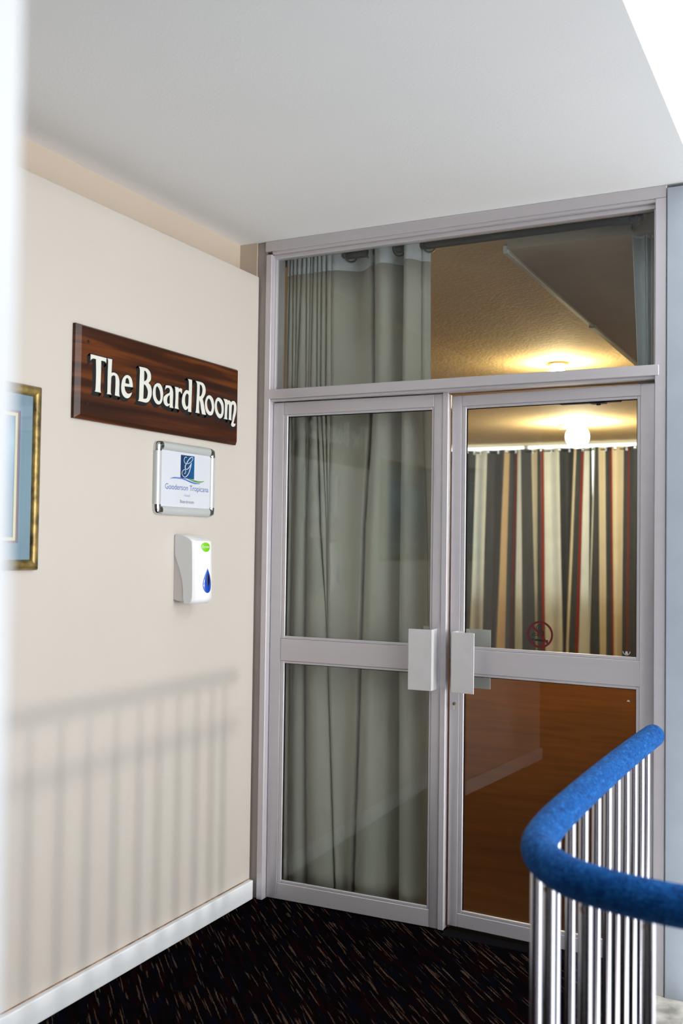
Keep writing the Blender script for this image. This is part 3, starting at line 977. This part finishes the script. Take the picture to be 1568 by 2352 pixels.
box('clear_cover', PX + 0.0008, PX + 0.0014, PY0 + 0.031, PY1 - 0.031, PZ0 + 0.031, PZ1 - 0.031, 'clear', nf)

# ------------------------------------------------------------------ soap dispenser
DY0, DY1 = -0.566, -0.444
DC = (DY0 + DY1) / 2
ds = empty('sanitiser_dispenser', (WX, DC, 1.25), 'white wall dispenser with blue drop window and green badge', 'dispenser')
def loft(profile, y0, y1, bulge, mat, name, inset=0.0, ny=16, mats_front=None):
    bb = bmesh.new()
    sections = []
    for j in range(ny + 1):
        t = -1 + 2 * j / ny
        y = (y0 + y1) / 2 + (y1 - y0) / 2 * t
        e = max(0.0, (abs(t) - 0.86) / 0.14)
        ring = []
        for x, z in profile:
            cz_ = 1.375
            xx = x + bulge * max(0.0, x - 0.03) / 0.05 * (1 - t * t)
            xx *= 1 - 0.03 * e * e
            zz = cz_ + (z - cz_) * (1 - 0.012 * e * e)
            ring.append(bb.verts.new((WX + xx, y, zz)))
        sections.append(ring)
    for A, B in zip(sections, sections[1:]):
        n = len(A)
        for k in range(n):
            bb.faces.new((A[k], A[(k + 1) % n], B[(k + 1) % n], B[k]))
    bb.faces.new(sections[0]); bb.faces.new(sections[-1])
    return link(name, bb, mat, ds, auto=38)
cover_prof = [(0.004, 1.502), (0.020, 1.503), (0.040, 1.501), (0.058, 1.495), (0.072, 1.487), (0.082, 1.479), (0.0835, 1.45), (0.085, 1.40), (0.0865, 1.35),
              (0.0875, 1.30), (0.087, 1.272), (0.083, 1.257), (0.074, 1.249), (0.062, 1.247), (0.050, 1.250), (0.047, 1.262), (0.046, 1.300), (0.040, 1.338), (0.028, 1.375), (0.004, 1.430)]
cv = loft(cover_prof, DY0, DY1, 0.024, 'plastic', 'cover')
back_prof = [(0.0, 1.498), (0.004, 1.498), (0.004, 1.430), (0.028, 1.375), (0.040, 1.338), (0.046, 1.300), (0.047, 1.262), (0.044, 1.254), (0.020, 1.257), (0.0, 1.262)]
loft(back_prof, DY0 + 0.0015, DY1 - 0.0015, 0.0, 'plastic_grey', 'back_plate')
def front_x(y, z):
    zs = [(1.479, 0.082), (1.45, 0.0835), (1.40, 0.085), (1.35, 0.0865), (1.30, 0.0875), (1.272, 0.087), (1.25, 0.08)]
    for (za, xa), (zb_, xb) in zip(zs, zs[1:]):
        if zb_ <= z <= za:
            x = xa + (xb - xa) * (za - z) / (za - zb_)
            break
    else:
        x = 0.084
    t = (y - DC) / ((DY1 - DY0) / 2)
    return WX + x + 0.024 * (x - 0.03) / 0.05 * (1 - t * t)
def decal(name, contour, mat, lift, parent, rad=None, cyz=(DC, 1.33)):
    """small raised piece following the curved front"""
    bb = bmesh.new()
    n = len(contour)
    rings = []
    for s in (1.0, 0.93, 0.6, 0.25):
        rings.append([bb.verts.new((front_x(cyz[0] + y * s, cyz[1] + z * s) + (0.0002 if s == 1.0 else lift), cyz[0] + y * s, cyz[1] + z * s)) for y, z in contour])
    for A, B in zip(rings, rings[1:]):
        for k in range(n):
            bb.faces.new((A[k], A[(k + 1) % n], B[(k + 1) % n], B[k]))
    bb.faces.new(rings[-1])
    return link(name, bb, mat, parent, smooth=True)
drop = []
for k in range(40):
    a = 2 * PI * k / 40
    yy = 0.031 * math.sin(a) * (math.sin(a / 2) ** 1.1)
    zz = 0.046 * math.cos(a)
    drop.append((yy, zz))
dw = decal('drop_window', drop, 'blue_window', 0.0016, cv, cyz=(-0.510, 1.334))
slot = [(0.0095 * math.sin(2 * PI * k / 24), 0.024 * math.cos(2 * PI * k / 24)) for k in range(24)]
decal('window_slot', slot, 'dark_blue', 0.0024, dw, cyz=(-0.508, 1.336))
badge = [(0.0245 * math.cos(2 * PI * k / 30), 0.0175 * math.sin(2 * PI * k / 30) * (1 + 0.15 * math.cos(2 * PI * k / 30 + 2.2))) for k in range(30)]
bdg = decal('green_badge', badge, 'green', 0.0006, cv, cyz=(-0.514, 1.459))
sh_ = text_shape('Sanitiser')
xs = [v[0] for v in sh_[0]]
kx = 0.040 / (max(xs) - min(xs))
b = bm_add(bmesh.new(), sh_, lambda u, v, w: (front_x(-0.514 - 0.020 + u * kx, 1.459) + 0.0012, -0.514 - 0.020 + (u - min(xs)) * kx, 1.455 + v * 0.012))
link('badge_text', b, 'plastic', bdg)

# ------------------------------------------------------------------ framed picture at the left edge
QY1, QZ0, QZ1 = -1.282, 1.384, 1.945
QY0 = QY1 - 0.82
pf = empty('framed_picture', (WX, (QY0 + QY1) / 2, QZ0), 'framed picture with worn gilt frame and blue-grey mount', 'picture')
fwp = 0.032
def moulding(axis, a0, a1, edge, sgn):
    """mitred gilt bar; edge = outer line, sgn = direction to the middle"""
    bb = bmesh.new()
    prof_ = [(0, 0), (0, 0.014), (0.006, 0.022), (0.016, 0.025), (0.026, 0.020), (fwp, 0.012), (fwp, 0)]
    A, B = [], []
    for u, v in prof_:
        if axis == 'y':
            A.append(bb.verts.new((WX + v, a0 + u, edge + sgn * u))); B.append(bb.verts.new((WX + v, a1 - u, edge + sgn * u)))
        else:
            A.append(bb.verts.new((WX + v, edge + sgn * u, a0 + u))); B.append(bb.verts.new((WX + v, edge + sgn * u, a1 - u)))
    n = len(A)
    for k in range(n):
        bb.faces.new((A[k], A[(k + 1) % n], B[(k + 1) % n], B[k]))
    bb.faces.new(A[::-1]); bb.faces.new(B)
    return link('frame_bar', bb, 'gilt', pf, auto=50)
moulding('y', QY0, QY1, QZ0, 1); moulding('y', QY0, QY1, QZ1, -1)
moulding('z', QZ0, QZ1, QY0, 1); moulding('z', QZ0, QZ1, QY1, -1)
def sheet(name, inset, x, mat):
    a = inset
    return box(name, x - 0.0012, x, QY0 + a, QY1 - a, QZ0 + a, QZ1 - a, mat, pf)
def mount(name, i0, i1, x, mat):
    bb = bmesh.new()
    o_ = [(QY0 + i0, QZ0 + i0), (QY1 - i0, QZ0 + i0), (QY1 - i0, QZ1 - i0), (QY0 + i0, QZ1 - i0)]
    n_ = [(QY0 + i1, QZ0 + i1), (QY1 - i1, QZ0 + i1), (QY1 - i1, QZ1 - i1), (QY0 + i1, QZ1 - i1)]
    rings = [[bb.verts.new((xx, y, z)) for y, z in r] for xx, r in ((x - 0.0014, o_), (x, o_), (x, n_), (x - 0.0014, n_))]
    for A, B in zip(rings, rings[1:] + rings[:1]):
        for k in range(4):
            bb.faces.new((A[k], A[(k + 1) % 4], B[(k + 1) % 4], B[k]))
    return link(name, bb, mat, pf)
mount('mount', 0.031, 0.082, WX + 0.012, 'mat_board')
mount('purple_line', 0.080, 0.089, WX + 0.0108, 'mat_purple')
mount('cream_line', 0.0885, 0.099, WX + 0.0095, 'mat_cream')
b = bm_box(bmesh.new(), WX + 0.006, WX + 0.0075, QY0 + 0.098, QY1 - 0.098, QZ0 + 0.098, QZ1 - 0.098)
link('print', b, 'sea', pf, loc=(WX, (QY0 + QY1) / 2, (QZ0 + QZ1) / 2))
box('glazing', WX + 0.0125, WX + 0.0140, QY0 + 0.030, QY1 - 0.030, QZ0 + 0.030, QZ1 - 0.030, 'glass', pf)

# ------------------------------------------------------------------ near beige curtain on its rod
RODY, RODZ = 0.175, 2.70
levels = [2.76, 2.16, 1.55, 1.10, 0.03]
CR = [(.016, .014, .030, .036, .038), (.032, .027, .040, .037, .039), (.048, .050, .057, .056, .060), (.068, .064, .060, .058, .062),
      (.094, .074, .064, .060, .064), (.113, .118, .128, .129, .150), (.133, .130, .130, .130, .151), (.148, .141, .132, .131, .152),
      (.167, .172, .200, .236, .290), (.187, .190, .225, .239, .292), (.210, .215, .232, .241, .294), (.240, .244, .240, .243, .296),
      (.421, .432, .396, .388, .364), (.572, .570, .566, .565, .579), (.635, .640, .673, .684, .705), (.667, .674, .685, .700, .712)]
def crease(i, z):
    for k in range(len(levels) - 1):
        if levels[k + 1] <= z <= levels[k]:
            t = (levels[k] - z) / (levels[k] - levels[k + 1])
            return CR[i][k] + (CR[i][k + 1] - CR[i][k]) * t
    return CR[i][0] if z > levels[0] else CR[i][-1]
def curtain_rows(zs):
    out = []
    for z in zs:
        row = []
        flare = max(0.0, (0.5 - z) / 0.5)
        for i in range(len(CR) - 1):
            a, c_ = crease(i, z), crease(i + 1, z)
            w = c_ - a
            ns = 14 if i >= 11 else 7
            for k in range(ns):
                t = k / (ns - 1)
                x = a + w * t
                if i == 11:
                    y = RODY - 0.032 + 0.062 * math.sin(PI * t ** 1.25) ** 1.4
                    if z < 2.3: y = RODY - 0.030 + 0.030 * math.sin(PI * t) ** 1.2
                elif i == 12:
                    y = RODY - 0.055 * math.sin(PI * t / 0.72)
                    y += 0.0
                elif i == 13:
                    y = RODY - 0.008 - 0.058 * math.sin(PI * t ** 0.75) ** 0.7
                elif i == 14:
                    y = RODY + 0.02 * t - 0.012 * math.sin(PI * t)
                else:
                    amp = min(0.040, 0.20 * (w + 0.06) * min(1, w / 0.02))
                    y = RODY - 0.019 - amp * math.sin(PI * t) ** 0.75
                y += 0.006 * math.sin(3 * z + 9 * x) * flare
                row.append((x, y, z))
        out.append(row)
    return out
def grid(rows, mi=None):
    bb = bmesh.new()
    V = [[bb.verts.new(p) for p in r] for r in rows]
    for A, B in zip(V, V[1:]):
        for k in range(len(A) - 1):
            if (A[k].co - A[k + 1].co).length < 1e-5 and (B[k].co - B[k + 1].co).length < 1e-5:
                continue
            f = bb.faces.new((A[k], A[k + 1], B[k + 1], B[k]))
            if mi is not None:
                f.material_index = mi[k]
    return bb
def solid(o, t=0.0016):
    md = o.modifiers.new('thickness', 'SOLIDIFY')
    md.thickness = t
    md.offset = 0
    return o
ct = empty('eyelet_curtain', (0.33, RODY, 0.02), 'beige eyelet curtain hanging behind the left door leaf', 'curtain')
zs = [2.635, 2.5, 2.35, 2.25, 2.16, 2.0, 1.85, 1.7, 1.55, 1.4, 1.25, 1.1, 0.9, 0.7, 0.55, 0.42, 0.30, 0.2, 0.11, 0.02]
solid(link('cloth', grid(curtain_rows(zs)), 'beige', ct, smooth=True))
solid(link('heading_band', grid(curtain_rows([2.738, 2.70, 2.67, 2.635])), 'header', ct, smooth=True))
for x, y in ((0.312, RODY), (0.412, RODY), (0.535, RODY), (0.572, RODY), (0.612, RODY - 0.01), (0.668, RODY)):
    b = bm_torus(bmesh.new(), (x, y, RODZ), (0.75, -0.65, 0), 0.029, 0.0036, 20, 8)
    link('eyelet', b, 'bronze', ct, smooth=True)

rd = empty('curtain_rod', (0.75, RODY, RODZ), 'black curtain rod with ball finial inside the transom light', 'curtain rod')
link('rod', bm_tube(bmesh.new(), [(-0.04, RODY, RODZ), (1.478, RODY, RODZ)], 0.0165, 18), 'black_metal', rd, auto=40)
b = bm_tube(bmesh.new(), [(1.405, RODY, RODZ), (1.470, RODY, RODZ)], 0.0205, 18)
link('collar', b, 'black_metal', rd, auto=40)
b = bm_sphere(bmesh.new(), (1.497, RODY, RODZ), 0.0245, 20, 12)
link('finial', b, 'black_metal', rd, smooth=True)
b = bmesh.new()
bm_box(b, 1.418, 1.436, 0.115, RODY + 0.004, RODZ - 0.004, RODZ + 0.028, 0.003)
bm_box(b, 1.410, 1.444, 0.113, 0.121, RODZ - 0.02, RODZ + 0.045, 0.002)
link('bracket', b, 'black_metal', rd)
b = bm_torus(bmesh.new(), (1.487, RODY - 0.004, RODZ - 0.016), (0.9, 0.45, 0), 0.030, 0.0045, 24, 10)
tag(link('curtain_ring', b, 'black_metal', None, loc=(1.487, RODY, RODZ - 0.016), smooth=True),
    'loose black ring on the right end of the curtain rod', 'curtain ring')
# second near curtain, drawn back to the right
def right_rows(zs):
    rows = []
    for z in zs:
        t = min(1, max(0, (2.74 - z) / 0.6))
        xl = 1.470 + 0.026 * t + (0.03 * min(1, (2.14 - z) / 1.5) if z < 2.14 else 0)
        xr = 1.555 - 0.006 * t
        if z < 2.14: xr = 1.549 + 0.02 * min(1, (2.14 - z) / 1.5)
        row = []
        for k in range(41):
            s = k / 40
            x = xl + (xr - xl) * s
            y = RODY + 0.032 + 0.05 * s + (0.012 * math.sin(s * 2 * PI * 4.5) if s > 0.5 else 0.02 * math.sin(PI * s * 2))
            row.append((x, y, z))
        rows.append(row)
    return rows
c2 = empty('drawn_curtain', (1.53, RODY + 0.09, 0.02), 'narrow drawn-back pale curtain at the right end of the rod', 'curtain')
solid(link('cloth', grid(right_rows([2.64, 2.4, 2.14, 1.8, 1.2, 0.6, 0.02])), 'bluish', c2, smooth=True))
solid(link('heading_band', grid(right_rows([2.735, 2.69, 2.64])), 'header', c2, smooth=True))

# ------------------------------------------------------------------ striped far curtains
Tx = [-2.195,-2.07,-1.908,-1.68,-1.625,-1.549,-1.52,-1.516,-1.468,-1.35,-1.262,-1.215,-1.19,-1.183,-0.987,-0.806,-0.775,-0.718,-0.695,-0.691,-0.626,-0.591]
Bx = [-2.204,-2.136,-1.946,-1.757,-1.67,-1.604,-1.57,-1.529,-1.421,-1.282,-1.235,-1.176,-1.151,-1.145,-0.925,-0.884,-0.849,-0.781,-0.751,-0.747,-0.625,-0.555]
Sx = 'd p d t d r d p d c d r d p d c d r d p d'.split()
T2 = [-0.567,-0.551,-0.51,-0.44,-0.38,-0.35,-0.221,-0.171,-0.152,-0.054, 0.06, 0.16, 0.20, 0.35, 0.40, 0.62, 0.75, 0.80, 0.95, 1.10, 1.25, 1.60]
B2 = [-0.612,-0.596,-0.477,-0.417,-0.348,-0.318,-0.233,-0.18,-0.161,-0.044, 0.05, 0.17, 0.21, 0.36, 0.41, 0.62, 0.75, 0.81, 0.95, 1.10, 1.25, 1.60]
S2 = 'p d c d r c d r d p d c d r p d c d r d p'.split()
T0 = [-3.02,-2.93,-2.88,-2.78,-2.735,-2.71,-2.62,-2.50,-2.40,-2.36,-2.25,-2.198]
B0 = [-3.02,-2.92,-2.87,-2.79,-2.745,-2.72,-2.62,-2.51,-2.42,-2.37,-2.26,-2.206]
S0 = 'd c d p d r d p d c d'.split()
COLR = {'d': 0, 'p': 1, 'c': 2, 't': 3, 'r': 4}
EY = [-2.93,-2.81,-2.69,-2.57,-2.45,-2.33,-2.173,-2.089,-2.01,-1.895,-1.773,-1.658,-1.545,-1.331,-1.215,-1.099,-0.983,-0.873,-0.704,-0.434,-0.312,-0.19,-0.08,0.04,0.2,0.35,0.5,0.65,0.8,0.95,1.1,1.25,1.4]
FY, FZ = 8.60, 2.652
def far_curtain(T, B, S, label):
    cols = [(x, None) for x in T]
    xs_ = set(T)
    for e in EY:
        if T[0] + 0.02 < e < T[-1] - 0.02:
            xs_ |= {round(e - 0.013, 4), round(e + 0.013, 4)}
    k = T[0]
    while k < T[-1]:
        xs_.add(round(k, 4)); k += 0.0231
    X = sorted(xs_)
    X = [x for i, x in enumerate(X) if i == 0 or x - X[i - 1] > 0.0015 or x in T]
    def seg(x):
        for i in range(len(T) - 1):
            if T[i] - 1e-6 <= x <= T[i + 1] + 1e-6:
                return i
        return len(T) - 2
    zs_ = [2.683, 2.665, 2.639, 2.55, 2.3, 2.0, 1.6, 1.2, 0.8, 0.5, 0.3, 0.18, 0.08]
    bb = bmesh.new()
    V = []
    for z in zs_:
        f = min(1, (2.65 - z) / 2.4) if z < 2.65 else 0
        row = []
        for x in X:
            i = seg(x)
            u = (x - T[i]) / (T[i + 1] - T[i])
            xb = B[i] + (B[i + 1] - B[i]) * u
            xx = x + (xb - x) * f
            y = FY + (0.030 + 0.018 * f) * math.sin(x * 2 * PI / 0.231 + 0.6) + 0.012 * f * math.sin(x * 19 + 2.5 * z)
            if z < 0.35: y += 0.02 * math.sin(x * 31) * (0.35 - z) / 0.35
            row.append(bb.verts.new((xx, y, z)))
        V.append(row)
    for r, (A, Bq) in enumerate(zip(V, V[1:])):
        for k in range(len(X) - 1):
            mid = (X[k] + X[k + 1]) / 2
            if r == 1 and any(abs(mid - e) < 0.0125 for e in EY if T[0] + 0.02 < e < T[-1] - 0.02):
                continue
            bb.faces.new((A[k], A[k + 1], Bq[k + 1], Bq[k])).material_index = COLR[S[seg(mid)]]
    o = empty('striped_curtain', ((T[0] + T[-1]) / 2, FY, 0.08), label, 'curtain', 'striped curtains across the far window')
    link('cloth', bb, ['c_dark', 'c_pale', 'c_cream', 'c_tan', 'c_red'], o, smooth=True)
    for e in EY:
        if T[0] + 0.02 < e < T[-1] - 0.02:
            y = FY + 0.030 * math.sin(e * 2 * PI / 0.231 + 0.6)
            link('eyelet', bm_torus(bmesh.new(), (e, y - 0.001, FZ), (0, 1, 0), 0.0165, 0.003, 14, 6), 'chrome', o, smooth=True)
    return o
far_curtain(Tx, Bx, Sx, 'striped curtain left of the bright slit, the widest one seen through the right door')
far_curtain(T2, B2, S2, 'striped curtain right of the bright slit in the far window')
far_curtain(T0, B0, S0, 'striped curtain glimpsed past the edge of the beige curtain')
fr2 = empty('curtain_rod', (-0.7, FY, FZ), 'thin dark rod carrying the striped curtains', 'curtain rod')
link('rod', bm_tube(bmesh.new(), [(-3.1, FY, FZ - 0.002), (1.7, FY, FZ - 0.002)], 0.008, 12), 'black_metal', fr2, auto=40)
for x in (-3.0, -0.579, 1.65):
    b = bmesh.new()
    bm_box(b, x - 0.008, x + 0.008, FY, YW, FZ - 0.012, FZ + 0.03, 0.002)
    link('bracket', b, 'black_metal', fr2)

# ------------------------------------------------------------------ boardroom ceiling lights
def globe(x, y, label, r, drop, mat):
    o = empty('ceiling_light', (x, y, HC), label, 'ceiling light', 'globe lights on the boardroom ceiling')
    link('globe', bm_sphere(bmesh.new(), (x, y, HC - drop), r, 28, 16), mat, o, smooth=True)
    b = bm_tube(bmesh.new(), [(x, y, HC), (x, y, HC - 0.018), (x, y, HC - 0.034)], 0.07, 24, True, 0, [0.075, 0.072, 0.05])
    link('base', b, 'brass', o, auto=40)
globe(0.395, 3.25, 'near ceiling globe hidden behind the transom bar', 0.058, 0.094, 'lamp_dim')
globe(-0.298, 6.66, 'glowing round ceiling globe seen above the striped curtains', 0.118, 0.145, 'lamp')
for x, y, lb in ((0.353, 3.275, 'small ceiling fitting in the glare seen through the transom'), (-0.47, 6.752, 'small ceiling fitting in the glare above the far globe')):
    o = empty('ceiling_fitting', (x, y, HC), lb, 'ceiling fitting', 'small fittings on the boardroom ceiling')
    link('rose', bm_tube(bmesh.new(), [(x, y, HC), (x, y, HC - 0.012)], 0.05, 18), 'brass', o, auto=40)
    link('stem', bm_tube(bmesh.new(), [(x, y, HC - 0.012), (x, y, HC - 0.045)], 0.012, 12), 'brass', o, auto=40)
    b = bmesh.new()
    for a in range(4):
        dx, dy = math.cos(a * PI / 2), math.sin(a * PI / 2)
        bm_tube(b, [(x, y, HC - 0.045), (x + dx * 0.04, y + dy * 0.04, HC - 0.048)], 0.006, 8)
    link('deflector', b, 'brass', o)
